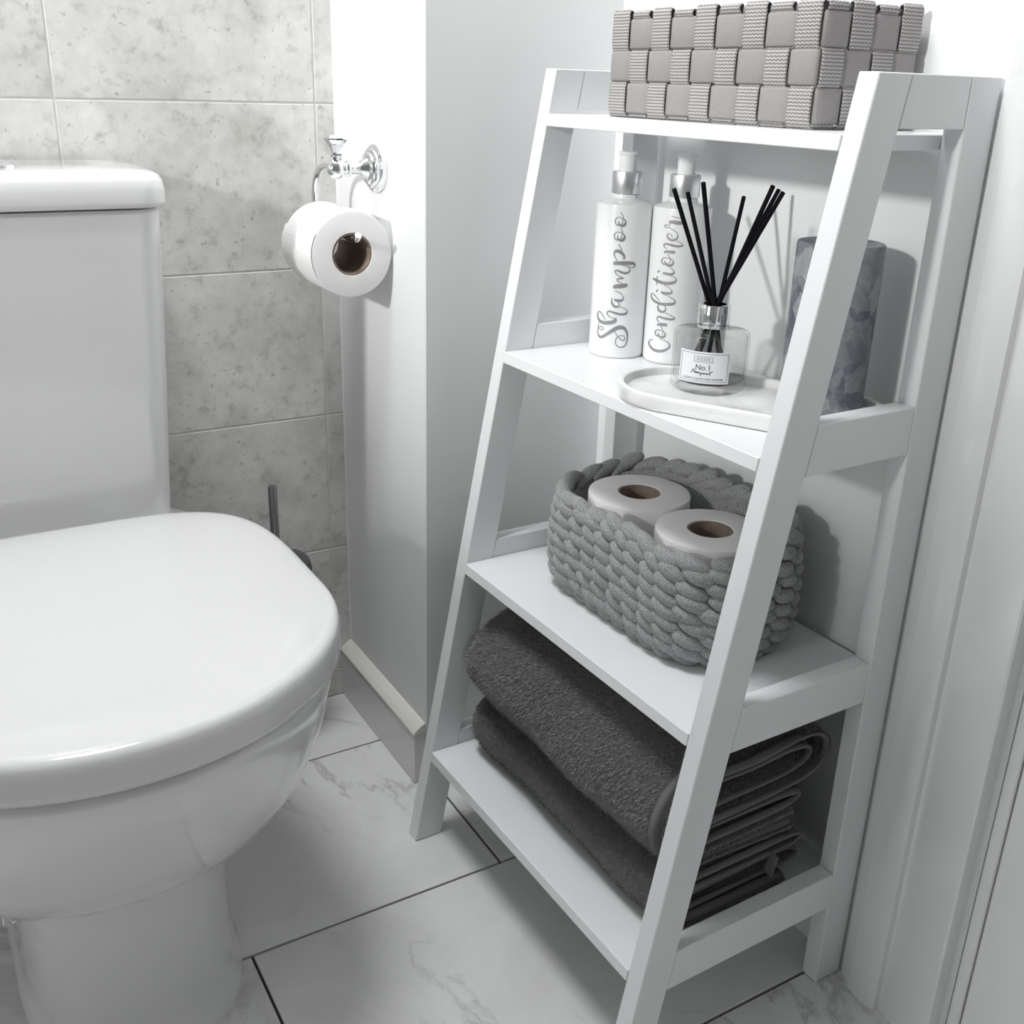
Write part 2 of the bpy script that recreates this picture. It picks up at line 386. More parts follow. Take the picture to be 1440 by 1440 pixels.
# ------------------------------------------------------------------ toilet
TX = -0.412
toilet = thing('toilet', 'white close-coupled ceramic toilet with closed lid beside the brush', 'toilet', (TX, 0, 0))
def dring(w_, yf, yb, z, yc=-0.44, nf=2.0, nb=4.4, n=72):
    out = []
    for k in range(n):
        a = 2 * PI * k / n; c, s_ = math.cos(a), math.sin(a); e = nf if s_ < 0 else nb
        out.append((w_ * math.copysign(abs(c) ** (2 / e), c), yc + (yb - yc if s_ > 0 else yc - yf) * math.copysign(abs(s_) ** (2 / e), s_), z))
    return out
# pan: rim, bowl, pedestal
pr_ = [(0.188, -0.603, -0.02, 0.3765), (0.203, -0.6205, -0.02, 0.3763), (0.2075, -0.6260, -0.02, 0.3738), (0.2080, -0.6265, -0.02, 0.369), (0.2065, -0.6225, -0.02, 0.352), (0.2035, -0.6135, -0.02, 0.33),
       (0.196, -0.599, -0.02, 0.295), (0.182, -0.580, -0.02, 0.255), (0.160, -0.558, -0.02, 0.222), (0.140, -0.542, -0.02, 0.203), (0.118, -0.528, -0.02, 0.193)]
loft('bowl', [dring(a, b, c, d, nb=3.4) for a, b, c, d in pr_], 'ceramic', toilet, ang=60)
pd = [(0.108, -0.523, 0.198), (0.1035, -0.516, 0.185), (0.1015, -0.512, 0.15), (0.1005, -0.510, 0.08), (0.1015, -0.512, 0.035), (0.1045, -0.517, 0.016), (0.1085, -0.523, 0.006), (0.109, -0.524, 0.0)]
loft('pedestal', [dring(a, b, -0.06, c, yc=-0.36, nf=2.6, nb=5) for a, b, c in pd], 'ceramic', toilet, ang=60).location = (0.004, 0, 0)
# thin seat ring hidden under the lid and the lid
loft('seat', [dring(0.180, -0.595, -0.19, 0.3768), dring(0.184, -0.600, -0.19, 0.3785), dring(0.184, -0.600, -0.19, 0.3815), dring(0.18, -0.595, -0.19, 0.383)], 'seat_plastic', toilet, ang=60)
ld = [(0.190, -0.612, -0.192, 0.3832), (0.2130, -0.6305, -0.186, 0.3832), (0.2165, -0.634, -0.185, 0.3852), (0.2170, -0.6345, -0.185, 0.392), (0.2165, -0.634, -0.186, 0.406), (0.2155, -0.633, -0.187, 0.4132),
      (0.2138, -0.631, -0.189, 0.4165), (0.2105, -0.6275, -0.193, 0.4188), (0.205, -0.6215, -0.199, 0.4200), (0.186, -0.60, -0.212, 0.4216), (0.15, -0.565, -0.24, 0.4240), (0.09, -0.50, -0.32, 0.4255), (0.03, -0.46, -0.40, 0.426)]
loft('seat_lid', [dring(*q) for q in ld], 'seat_plastic', toilet, ang=60)
for sx in (-0.075, 0.075):
    tube('hinge', [(sx - 0.02, -0.178, 0.398), (sx + 0.02, -0.178, 0.398)], 0.008, 'chrome', toilet)
# cistern: tapered body with rounded corners, domed lid
def rrect(x0, x1, y0, y1, r, z, n=8):
    out = []
    for cx_, cy_, a0 in ((x1 - r, y1 - r, 0), (x0 + r, y1 - r, PI / 2), (x0 + r, y0 + r, PI), (x1 - r, y0 + r, 1.5 * PI)):
        for k in range(n + 1):
            a = a0 + PI / 2 * k / n; out.append((cx_ + r * math.cos(a), cy_ + r * math.sin(a), z))
    return out
cb = []
for z, hw, yf in ((0.372, 0.138, -0.140), (0.376, 0.1405, -0.1445), (0.40, 0.1425, -0.150), (0.55, 0.150, -0.156), (0.70, 0.1565, -0.161), (0.736, 0.158, -0.162), (0.7405, 0.156, -0.16)):
    cb.append(rrect(-hw, hw, yf, -0.012, 0.028 if z > 0.375 else 0.024, z))
loft('cistern', cb, 'ceramic', toilet, ang=60)
lb = []
for z, g, r in ((0.7430, -0.006, 0.028), (0.7430, 0.0045, 0.030), (0.745, 0.0065, 0.031), (0.7485, 0.0070, 0.032), (0.760, 0.0066, 0.032), (0.7690, 0.0050, 0.032), (0.7740, 0.0018, 0.03), (0.7768, -0.003, 0.027), (0.7785, -0.010, 0.022), (0.7795, -0.03, 0.016), (0.7798, -0.05, 0.01)):
    lb.append(rrect(-0.158 - g, 0.158 + g, -0.162 - g, -0.010, r, z))
loft('cistern_lid', lb, 'ceramic', toilet, ang=60)
lathe('flush_button', [(0.033, 0.7795), (0.033, 0.7825), (0.030, 0.7845), (0.026, 0.7838), (0.0255, 0.7825), (0.024, 0.784), (0.018, 0.7848), (0.0, 0.785)], 'chrome', toilet, 40, 0.0, -0.088)
# chrome fixing clip at the side of the pedestal
clip = prism('fixing_clip', [(-0.1075, 0.128), (-0.0945, 0.128), (-0.0945, 0.131), (-0.1035, 0.131), (-0.1035, 0.145), (-0.0945, 0.145), (-0.0945, 0.149), (-0.1075, 0.149)], 'y', -0.428, -0.414, 'chrome', toilet, bev=0.0009)
lathe('fixing_screw', [(0.0035, -0.432), (0.0042, -0.430), (0.0042, -0.427), (0.0, -0.427)], 'chrome', toilet, 20, -0.099, 0.138, axis='y')
# ------------------------------------------------------------------ toilet brush
br = thing('toilet_brush', 'toilet brush with steel handle in dark holder behind the toilet', 'toilet brush', (-0.128, -0.066, 0))
lathe('holder', [(0.036, 0.001), (0.038, 0.004), (0.040, 0.2), (0.046, 0.255), (0.046, 0.262), (0.043, 0.272), (0.034, 0.2765), (0.012, 0.279), (0.0, 0.279)], 'dark_plastic', br, 40)
lathe('handle', [(0.0058, 0.277), (0.0058, 0.3775), (0.0050, 0.3792), (0.0, 0.3795)], 'brushed_steel', br, 24)
lathe('handle_collar', [(0.009, 0.2785), (0.009, 0.283), (0.0062, 0.285)], 'brushed_steel', br, 24)
# ------------------------------------------------------------------ roll holder on the boxing
HX, HY, HZ = -0.0515, -0.131, 0.7765
hold = thing('toilet_roll_holder', 'chrome wall-mounted toilet roll holder with flared finial on white wall', 'roll holder', (0, HY, HZ))
lathe('wall_flange', [(0.0268, -0.0004), (0.0268, -0.006), (0.0255, -0.0075), (0.0225, -0.008), (0.0222, -0.0105), (0.0205, -0.0115), (0.018, -0.0118), (0.0176, -0.014), (0.0155, -0.0152), (0.012, -0.0155), (0.0105, -0.018), (0.0082, -0.022)], 'chrome', hold, 48, axis='x')
lathe('arm', [(0.0076, -0.02), (0.0066, -0.024), (0.0064, -0.034), (0.0088, -0.036), (0.0088, -0.039), (0.007, -0.0405), (0.007, -0.046)], 'chrome', hold, 32, axis='x')
bm = bmesh.new(); bmesh.ops.create_uvsphere(bm, u_segments=32, v_segments=20, radius=0.0115)
bm_obj('ball', bm, 'chrome', hold, True, (HX, 0, 0))
fin = lathe('finial', [(0.0066, 0.009), (0.0058, 0.0125), (0.0072, 0.0145), (0.0072, 0.0165), (0.0058, 0.018), (0.0066, 0.021), (0.0095, 0.027), (0.0135, 0.0315), (0.0138, 0.0335), (0.0105, 0.0365), (0.004, 0.0375)], 'chrome', hold, 10, HX, 0, ang=20)
ctrl = [(HX, 0.006, 0), (HX, 0.036, 0.001), (HX, 0.058, -0.007), (HX, 0.071, -0.024), (HX, 0.073, -0.046), (HX, 0.068, -0.062), (HX, 0.057, -0.0715), (HX, 0.040, -0.0735), (HX, -0.01, -0.0735), (HX, -0.046, -0.0735), (HX, -0.055, -0.072), (HX, -0.060, -0.067)]
tube('hook', [tuple(p) for p in catmull(ctrl, 6)], 0.0040, 'chrome', hold, 14, Vector((1, 0, 0)))
def roll(name, label, loc, r_out, r_in, length, upright, group=None):
    o = thing(name, label, 'toilet roll', loc, 0, group)
    ax = 'z' if upright else 'y'; lo, hi = (0, length) if upright else (-length / 2, length / 2)
    n = 64
    e = 0.0025
    prof_ = [(r_in, lo + e), (r_in + 0.001, lo), (r_out - e, lo), (r_out - 0.0006, lo + 0.0008), (r_out, lo + e), (r_out, hi - e), (r_out - 0.0006, hi - 0.0008), (r_out - e, hi), (r_in + 0.001, hi), (r_in, hi - e), (r_in, lo + e)]
    lathe('paper', prof_, 'tissue', o, n, cap0=False, cap1=False, axis=ax)
    lathe('core', [(r_in - 0.0002, lo + 0.0006), (r_in - 0.0002, hi - 0.0006), (r_in - 0.0014, hi - 0.0006), (r_in - 0.0014, lo + 0.0006), (r_in - 0.0002, lo + 0.0006)], 'cardboard', o, n, cap0=False, cap1=False, axis=ax)
    return o
hr = roll('toilet_roll', 'white toilet roll hanging from the chrome holder', (HX, -0.1225, 0.6858), 0.0490, 0.0235, 0.100, False)
# loose end of the sheet lying on the roll
pts = [(0.0494 * math.cos(a), 0.0494 * math.sin(a)) for a in [math.radians(d) for d in range(150, 216, 6)]]
V = []; F = []
for i, (x, z) in enumerate(pts):
    V += [(x, -0.0495, z), (x, 0.0495, z), (x * 1.012, 0.0495, z * 1.012), (x * 1.012, -0.0495, z * 1.012)]
for i in range(len(pts) - 1):
    for k in range(4): F.append((4 * i + k, 4 * i + (k + 1) % 4, 4 * i + 4 + (k + 1) % 4, 4 * i + 4 + k))
F += [(0, 1, 2, 3), tuple(4 * (len(pts) - 1) + k for k in range(4))]
mesh_obj('loose_sheet', V, F, 'tissue', hr)

# ------------------------------------------------------------------ ladder shelf (local x = along wall, local y = away from wall)
PSI = 0.02142; SRZ = PI / 2 + PSI
SO = Vector((0.2436, -0.7606, 0))
EA = Vector((-math.sin(PSI), math.cos(PSI), 0)); ED = Vector((-math.cos(PSI), -math.sin(PSI), 0))
def W(a, d, z): return SO + EA * a + ED * d + Vector((0, 0, z))
def local(P): q = P - SO; return q.dot(EA), q.dot(ED), P.z
def pix_plane(x, y, z):
    d = ray(x, y); return local(CAM + d * ((z - CAM.z) / d.z))
SH, SW, PT, PD = 0.888, 0.426, 0.0192, 0.0352
DT, DB = 0.138, 0.300
fr = lambda z: DB + (DT - DB) * z / SH
Z1, Z2, Z3, Z4, TP = 0.8455, 0.6045, 0.3632, 0.1238, 0.0118
shelf = thing('ladder_shelf', 'white painted four-tier wooden ladder shelf standing against the wall', 'shelf unit', SO, SRZ)
for a0 in (0.0, SW - PT):
    pf = PD * 1.0
    prism('front_post', [(fr(0) - pf, 0.0005), (fr(0), 0.0005), (fr(SH), SH), (fr(SH) - pf, SH)], 'x', a0, a0 + PT, 'shelf_paint', shelf, bev=0.0008)
    box('rear_post', a0, a0 + PT, 0.0, PD, 0.0005, SH, 'shelf_paint', shelf, bev=0.0008)
    for nm, z0, z1 in (('top_rail', 0.850, SH), ('side_rail', 0.5885, 0.6310), ('side_rail', 0.3437, 0.3852), ('side_rail', 0.1003, 0.1426)):
        prism(nm, [(PD + 0.0003, z0), (fr(z0) - pf - 0.0003, z0), (fr(z1) - pf - 0.0003, z1), (PD + 0.0003, z1)], 'x', a0 + 0.0003, a0 + PT - 0.0003, 'shelf_paint', shelf, bev=0.0008)
for z in (Z1, Z2, Z3, Z4):
    prism('shelf_board', [(0.001, z - TP), (fr(z - TP) + 0.0006, z - TP), (fr(z) + 0.0008, z), (0.001, z)], 'x', PT + 0.0003, SW - PT - 0.0003, 'shelf_paint', shelf, bev=0.0007)

# ------------------------------------------------------------------ woven strap basket on the top board
BL, BD, BH = 0.268, 0.112, 0.0935
bx0 = 0.0785
basket = thing('strap_basket', 'grey basket woven from webbing straps on the top shelf board', 'basket', W(bx0, 0.004, Z1), SRZ)
NF, NS, NR = 9, 4, 3
RZ = [0.0035, 0.0315, 0.0595, 0.0865]
RC = 0.006
def bpath(s_):
    """position and outward normal around the basket (s from front left corner, along front toward the near end)"""
    P = [(BL, BD), (0, BD), (0, 0), (BL, 0)]; L = [BL, BD, BL, BD]; s_ = s_ % (2 * BL + 2 * BD); i = 0
    while s_ > L[i]: s_ -= L[i]; i += 1
    p, q = Vector(P[i]), Vector(P[(i + 1) % 4]); t_ = (q - p).normalized(); nrm = Vector((t_.y, -t_.x))
    nrm = Vector(((0, 1), (-1, 0), (0, -1), (1, 0))[i])
    base = p + t_ * s_
    # round the corners
    def soft(u_, L_):
        return min(u_, L_ - u_)
    e = soft(s_, L[i])
    if e < RC:
        other = Vector(((0, 1), (-1, 0), (0, -1), (1, 0))[(i - 1) % 4 if s_ < L[i] / 2 else (i + 1) % 4])
        k = 0.5 * (1 - e / RC); nrm = (nrm * (1 - k) + other * k).normalized(); base = base - (nrm * (RC * 0.55 * k * 2 * 0.5))
    return base, nrm
cols = []
pos = 0.0
for side, (n_, L_) in enumerate(((NF, BL), (NS, BD), (NF, BL), (NS, BD))):
    for k in range(n_): cols.append((pos + L_ * 0.5 / n_, L_ / n_)); pos += L_ / n_
OFF = 0.0016
def over(i, j): return (i + j) % 2 == 0     # upright in front of band at column i, row j (0 = top)
def strap(name, centre, wv, nv, halfw, m, thick=0.0010, parent=None, closed=False, vlen=None):
    """centre list of 3D points, wv list of width vectors, nv normals"""
    V = []; F = []; n = len(centre); us = []; acc = 0.0
    for i in range(n):
        if i: acc += (Vector(centre[i]) - Vector(centre[i - 1])).length
        c = Vector(centre[i]); w_ = Vector(wv[i]) * (halfw[i] if isinstance(halfw, list) else halfw); nn = Vector(nv[i]) * thick
        V += [c - w_, c - w_ * 0.86 + nn, c + w_ * 0.86 + nn, c + w_, c + w_ * 0.9 - nn * 0.6, c - w_ * 0.9 - nn * 0.6]; us.append(acc)
    m_ = n if closed else n - 1
    for i in range(m_):
        a, b = 6 * i, 6 * ((i + 1) % n)
        for k in range(6): F.append((a + k, a + (k + 1) % 6, b + (k + 1) % 6, b + k))
    if not closed: F += [tuple(range(6)), tuple(6 * (n - 1) + k for k in range(6))]
    me = bpy.data.meshes.new(name); me.from_pydata([tuple(v_) for v_ in V], [], F)
    hw = halfw[0] if isinstance(halfw, list) else halfw
    uo = R_.random() * 0.5
    uvl = me.uv_layers.new(name='UVMap'); UU = (-hw, -hw * .86, hw * .86, hw, hw * .9, -hw * .9)
    for p in me.polygons:
        for li in p.loop_indices:
            vi = me.loops[li].vertex_index; uvl.data[li].uv = (UU[vi % 6] + uo, us[vi // 6] + uo)
    bm = bmesh.new(); bm.from_mesh(me); bmesh.ops.recalc_face_normals(bm, faces=bm.faces); bm.to_mesh(me); bm.free()
    return link_mesh(name, me, m, parent, True)
for i, (sc, wd) in enumerate(cols):
    b, nrm = bpath(sc); tw = Vector((-nrm.y, nrm.x)); tw3 = Vector((tw.x, tw.y, 0)); n3 = Vector((nrm.x, nrm.y, 0))
    C_ = []; N_ = []; Hh = []
    jit = R_.uniform(-0.0006, 0.0006)
    def put(z, off, nz=0.0, hw=1.0):
        C_.append(Vector((b.x, b.y, 0)) + n3 * (off - 0.001) + Vector((0, 0, z)) + tw3 * jit); N_.append((n3 * (1 - abs(nz)) + Vector((0, 0, nz))).normalized()); Hh.append(wd * 0.47 * hw)
    put(0.0012, -0.012, -0.9, 0.9); put(0.0008, -0.002, -0.8)
    for j in (2, 1, 0):
        o_ = OFF if over(i, j) else -OFF; z0, z1 = RZ[2 - j], RZ[3 - j]
        for f_ in (0.06, 0.16, 0.3, 0.5, 0.7, 0.84, 0.94): put(z0 + (z1 - z0) * f_, o_ * min(1.0, 1.15 * math.sin(PI * f_) ** 0.45), 0, 0.93 if o_ > 0 else 0.9)
    top = BH + R_.uniform(-0.001, 0.001)
    if over(i, 0): put(top - 0.003, OFF * 0.9, 0.1, .93); put(top, 0.0, 0.7, .93); put(top - 0.001, -0.003, 0.9, .9); put(top - 0.008, -0.0045, -0.1, .9)
    else: put(top - 0.007, 0.0, 0.0, .86); put(top - 0.0045, 0.002, 0.4, .86); put(top - 0.0015, 0.0005, 0.8, .86); put(top - 0.0012, -0.002, 0.9, .86); put(top - 0.01, -0.005, -0.1, .86)
    strap('upright_strap', C_, [tw3] * len(C_), N_, Hh, 'webbing_upright', 0.0009, basket)
PER = 2 * (BL + BD)
for j in range(3):
    z = (RZ[2 - j] + RZ[3 - j]) / 2; hh = (RZ[3 - j] - RZ[2 - j]) * 0.475
    C_ = []; N_ = []; n_ = 26 * 8
    for i, (sc, wd) in enumerate(cols):
        for f_ in (0.05, 0.15, 0.3, 0.45, 0.55, 0.7, 0.85, 0.95):
            s_ = sc - wd / 2 + wd * f_; b, nrm = bpath(s_)
            o_ = (-OFF if over(i, j) else OFF) * min(1.0, 1.15 * math.sin(PI * f_) ** 0.45) - 0.001
            C_.append((b.x + nrm.x * o_, b.y + nrm.y * o_, z)); N_.append((nrm.x, nrm.y, 0))
    strap('woven_band', C_, [(0, 0, 1)] * len(C_), N_, hh, 'webbing_band', 0.0009, basket, closed=True)
# rim cord and flat base
C_ = [bpath(PER * k / 80) for k in range(80)]
strap('rim_band', [(b.x - n.x * 0.004, b.y - n.y * 0.004, BH - 0.006) for b, n in C_], [(0, 0, 1)] * 80, [(n.x, n.y, 0) for b, n in C_], 0.004, 'webbing_band', 0.0008, basket, closed=True)
box('base', 0.003, BL - 0.003, 0.003, BD - 0.003, 0.0009, 0.0024, 'webbing_band', basket)

# ------------------------------------------------------------------ lettering helpers
def on_cyl(x, y, cx, cy, rad):
    """pixel ray onto an upright cylinder -> angle, height"""
    d = ray(x, y); o = CAM - Vector((cx, cy, 0)); a = d.x ** 2 + d.y ** 2; b = o.x * d.x + o.y * d.y; c = o.x ** 2 + o.y ** 2 - rad ** 2
    disc = b * b - a * c
    if disc < 0: t_ = -b / a
    else: t_ = (-b - math.sqrt(disc)) / a
    P = CAM + d * t_; return math.atan2(P.y - cy, P.x - cx), P.z
def script_mesh(name, strokes, cx, cy, rad, z0, m, parent, rz, wscale=1.0, lift=0.0003):
    """strokes: lists of (px, py, width px); ribbons laid on the cylinder, in the local frame of a parent at (cx, cy, z0) turned by rz"""
    V = []; F = []
    for st in strokes:
        P = catmull([(x, y, w_) for x, y, w_ in st], 6)
        b0 = len(V)
        for i, p in enumerate(P):
            t_ = P[min(i + 1, len(P) - 1)] - P[max(i - 1, 0)]; t_ = Vector((t_.x, t_.y)); t_ = t_.normalized() if t_.length > 1e-9 else Vector((1, 0)); nn = Vector((-t_.y, t_.x)) * (p.z * 0.5 * wscale)
            for sg in (-1, 1):
                th, z = on_cyl(p.x + sg * nn.x, p.y + sg * nn.y, cx, cy, rad); th -= rz
                for rr in (rad + lift, rad - 0.0001): V.append((rr * math.cos(th), rr * math.sin(th), z - z0))
        n = len(P)
        for i in range(n - 1):
            a = b0 + 4 * i; c = a + 4
            F += [(a, a + 2, c + 2, c), (a, c, c + 1, a + 1), (a + 2, a + 3, c + 3, c + 2)]
        F += [(b0, b0 + 1, b0 + 3, b0 + 2), (b0 + 4 * (n - 1), b0 + 4 * (n - 1) + 2, b0 + 4 * (n - 1) + 3, b0 + 4 * (n - 1) + 1)]
    return mesh_obj(name, V, F, m, parent)
def zpx(strokes, ox, oy, k): return [[(ox + x / k, oy + y / k, w_ / k) for x, y, w_ in st] for st in strokes]

SHAMPOO = zpx([
 [(415,975,12),(450,1040,14),(500,1100,16),(545,1125,18),(580,1105,16),(575,1060,14),(530,1040,12),(470,1060,14),(430,1110,16),(425,1170,16),(460,1225,18),(515,1240,20),(575,1220,22),(615,1150,24),(625,1070,28),(615,990,42),(570,920,62),(510,905,75),(440,920,75),(370,960,70),(290,1010,62),(220,1055,55),(170,1065,45),(140,1030,28),(128,980,16),(132,920,14),(155,890,14),(195,890,14),(220,920,14),(200,945,16),(165,935,12),(140,900,12),(138,850,10),(160,805,10)],
 [(255,780,12),(215,705,16),(185,655,18),(150,635,18),(128,670,20),(130,730,28),(165,790,45),(230,825,65),(310,825,75),(380,815,70),(425,785,60),(440,765,36)],
 [(440,752,20),(390,748,12),(330,725,14),(295,690,18),(285,650,22),(315,630,28),(370,645,36),(440,668,42),(520,685,42),(590,675,40),(620,640,24),(600,600,14),(550,575,12),(495,555,12)],
 [(372,405,14),(360,460,24),(375,510,38),(420,555,40),(470,550,28),(490,520,18),(470,480,14),(430,455,14)],
 [(405,435,34),(450,450,48),(510,455,48),(550,430,30),(560,400,18),(530,350,14),(480,310,14),(415,285,14)],
 [(393,240,46),(430,215,78),(540,205,80),(600,192,64),(630,185,34)],
 [(545,165,12),(500,145,14),(465,125,16),(450,100,18),(480,85,24),(545,75,30),(568,70,18)],
 [(545,62,12),(480,35,14),(430,-10,18),(420,-50,26),(460,-55,34),(530,-25,42),(600,-10,40),(655,-35,30),(665,-75,18),(640,-110,14),(590,-135,12),(530,-150,10)]],
 830, 385, 12) + zpx([
 [(392,960,66),(480,960,72),(580,960,72),(680,960,66),(735,970,50),(752,1000,26),(725,1030,16),(680,1030,12),(630,1000,10)],
 [(465,925,14),(425,870,18),(405,810,26),(420,765,45),(460,755,62),(510,775,62),(555,815,50),(582,860,30),(570,892,16),(552,880,12),(545,840,10)],
 [(535,760,12),(515,700,14),(475,640,14)],
 [(465,490,12),(465,540,30),(500,570,50),(545,572,62),(580,530,36),(570,480,22),(530,450,16),(470,435,14),(420,460,20),(405,510,22),(430,560,24),(475,568,30)],
 [(515,545,14),(540,480,14),(540,420,14),(515,365,14)],
 [(480,250,12),(482,290,30),(515,325,50),(560,325,62),(597,285,36),(587,235,22),(545,205,16),(485,185,14),(435,212,20),(420,262,22),(445,312,24),(490,320,30)],
 [(530,295,14),(555,230,14),(555,170,14),(515,100,14)]], 830, 290, 12)
COND = zpx([
 [(180,1060,16),(130,1070,22),(105,1110,28),(115,1170,36),(170,1240,50),(250,1280,60),(340,1285,62),(430,1260,52),(490,1215,40),(500,1170,30),(470,1120,18),(400,1080,14),(310,1050,12)],
 [(285,930,12),(288,980,36),(330,1015,50),(390,1010,55),(420,970,36),(400,925,18),(350,895,16),(280,875,18),(235,895,22),(225,940,24),(250,985,24),(300,1000,20)],
 [(355,970,14),(375,910,14),(355,850,14),(325,800,14)],
 [(262,790,30),(300,768,52),(370,775,70),(455,782,55)],
 [(310,730,14),(270,690,16),(262,650,22),(290,620,34),(360,640,44),(450,665,46),(540,675,40),(600,655,24),(560,620,14),(490,580,14),(415,548,14)],
 [(290,385,16),(275,440,32),(300,500,48),(360,530,52),(410,510,40),(425,460,24),(400,410,16),(350,385,14)],
 [(305,320,14),(250,250,16),(190,180,18),(155,175,18),(150,220,24),(180,290,36),(250,345,50),(340,375,60),(450,385,62),(550,380,58),(605,350,34),(590,300,18),(520,250,14),(430,205,12),(365,185,12)],
 [(335,150,36),(400,165,52),(480,175,52),(530,165,40),(550,135,24),(520,90,14),(460,45,14),(400,10,14)],
 [(245,142,28),(275,103,34)]], 905, 400, 13.714) + zpx([
 [(182,1322,36),(250,1360,55),(340,1400,68),(450,1420,70),(560,1410,60),(625,1370,34),(620,1330,18),(570,1290,14),(490,1265,12)],
 [(270,1280,18),(255,1360,20),(255,1445,18)],
 [(370,1225,40),(430,1230,55),(510,1245,55),(570,1230,44),(590,1200,28),(560,1150,16),(510,1120,14)],
 [(283,1208,32),(302,1168,34)],
 [(408,990,14),(430,1040,45),(490,1080,55),(550,1060,50),(575,1010,28),(540,960,18),(470,930,18),(390,930,20),(352,975,24),(365,1030,26),(410,1060,26)],
 [(480,1050,14),(515,980,14),(495,900,14),(460,850,14)],
 [(398,835,30),(440,803,52),(510,815,66),(605,822,56)],
 [(440,755,14),(400,710,18),(400,665,26),(450,660,40),(530,680,52),(640,705,46),(730,700,34),(755,675,20),(710,635,14),(630,600,14)],
 [(550,545,16),(545,500,16),(500,460,18),(465,475,22),(460,510,30),(490,560,44),(550,590,46),(620,570,40),(660,520,26),(645,450,16),(590,400,14),(510,355,14)],
 [(510,345,18),(440,340,18),(405,315,18),(430,290,18),(490,305,16),(510,290,14),(505,255,20)],
 [(495,232,50),(580,240,80),(680,255,85),(820,245,60)],
 [(800,185,14),(650,155,14),(540,125,16)]], 905, 295, 13.714)

# ------------------------------------------------------------------ pump bottles
RB = 0.0298
def bottle(name, label, word, strokes, a, d):
    P = W(a, d, Z2 + 0.0004); o = thing(name, label, 'bottle', P, SRZ)
    lathe('body', [(0.0, 0.0), (0.0285, 0.0), (0.0296, 0.0012), (RB, 0.0035), (RB, 0.1545), (0.0294, 0.1568), (0.0280, 0.1578), (0.0175, 0.1608), (0.0145, 0.1622), (0.0135, 0.1662), (0.0, 0.1665)], 'white_plastic', o, 64)
    lathe('collar', [(0.0150, 0.1666), (0.0152, 0.167), (0.0152, 0.1870), (0.0147, 0.1882), (0.0088, 0.1885), (0.0, 0.1885)], 'satin_metal', o, 48)
    lathe('pump', [(0.0088, 0.1886), (0.0088, 0.2035), (0.0095, 0.2042), (0.0105, 0.2046), (0.0105, 0.2066), (0.0095, 0.2072), (0.0, 0.2074)], 'white_plastic', o, 40)
    spout = prism('nozzle', [(-0.005, 0.1995), (0.005, 0.1995), (0.0035, 0.2062), (-0.0035, 0.2062)], 'x', 0.005, 0.016, 'white_plastic', o, bev=0.0008)
    spout.rotation_euler = (0, 0, -0.635)
    script_mesh(word, strokes, P.x, P.y, RB, P.z, 'letter_foil', o, SRZ, 0.88)
    return o
bottle('shampoo_bottle', 'white pump bottle lettered Shampoo in silver script', 'shampoo_lettering', SHAMPOO, 0.3535, 0.081)
bottle('conditioner_bottle', 'white pump bottle lettered Conditioner in silver script', 'conditioner_lettering', COND, 0.3055, 0.0445)

# ------------------------------------------------------------------ marble tray
TA = math.atan2(-0.475, -0.88)
TL_, TWd, TH_ = 0.246, 0.124, 0.0145
TC = (0.1285, 0.1015)
tray = thing('marble_tray', 'white marble oval tray under the reed diffuser and candle', 'tray', W(TC[0], TC[1], Z2 + 0.0004), SRZ + TA)
def stad(L, w_, z, n=20):
    r = w_ / 2; h = L / 2 - r; out = []
    for k in range(n + 1): a = -PI / 2 + PI * k / n; out.append((h + r * math.cos(a), r * math.sin(a), z))
    for k in range(n + 1): a = PI / 2 + PI * k / n; out.append((-h + r * math.cos(a), r * math.sin(a), z))
    return out
tr = [stad(TL_ - 0.004, TWd - 0.004, 0.0), stad(TL_ - 0.001, TWd - 0.001, 0.001), stad(TL_, TWd, 0.003), stad(TL_, TWd, TH_ - 0.0015), stad(TL_ - 0.001, TWd - 0.001, TH_ - 0.0004), stad(TL_ - 0.003, TWd - 0.003, TH_),
      stad(TL_ - 0.009, TWd - 0.009, TH_), stad(TL_ - 0.0115, TWd - 0.0115, TH_ - 0.0006), stad(TL_ - 0.0125, TWd - 0.0125, TH_ - 0.002), stad(TL_ - 0.014, TWd - 0.014, 0.0065), stad(TL_ - 0.017, TWd - 0.017, 0.0056)]
loft('dish', tr, 'tray_marble', tray, ang=50)
ZT = Z2 + 0.0004 + 0.0056

# ------------------------------------------------------------------ pillar candle
can = thing('pillar_candle', 'tall slate grey mottled pillar candle standing on the marble tray', 'candle', W(0.0835, 0.0575, ZT + 0.0003), SRZ)
lathe('wax', [(0.0, 0.0), (0.0355, 0.0), (0.0365, 0.0012), (0.0365, 0.1440), (0.0355, 0.1455), (0.033, 0.1455), (0.028, 0.1435), (0.0, 0.142)], 'candle_wax', can, 64)
tube('wick', [(0, 0, 0.142), (0.0005, 0, 0.147), (0.002, 0.001, 0.152)], 0.0009, 'black_fibre', can, 8)

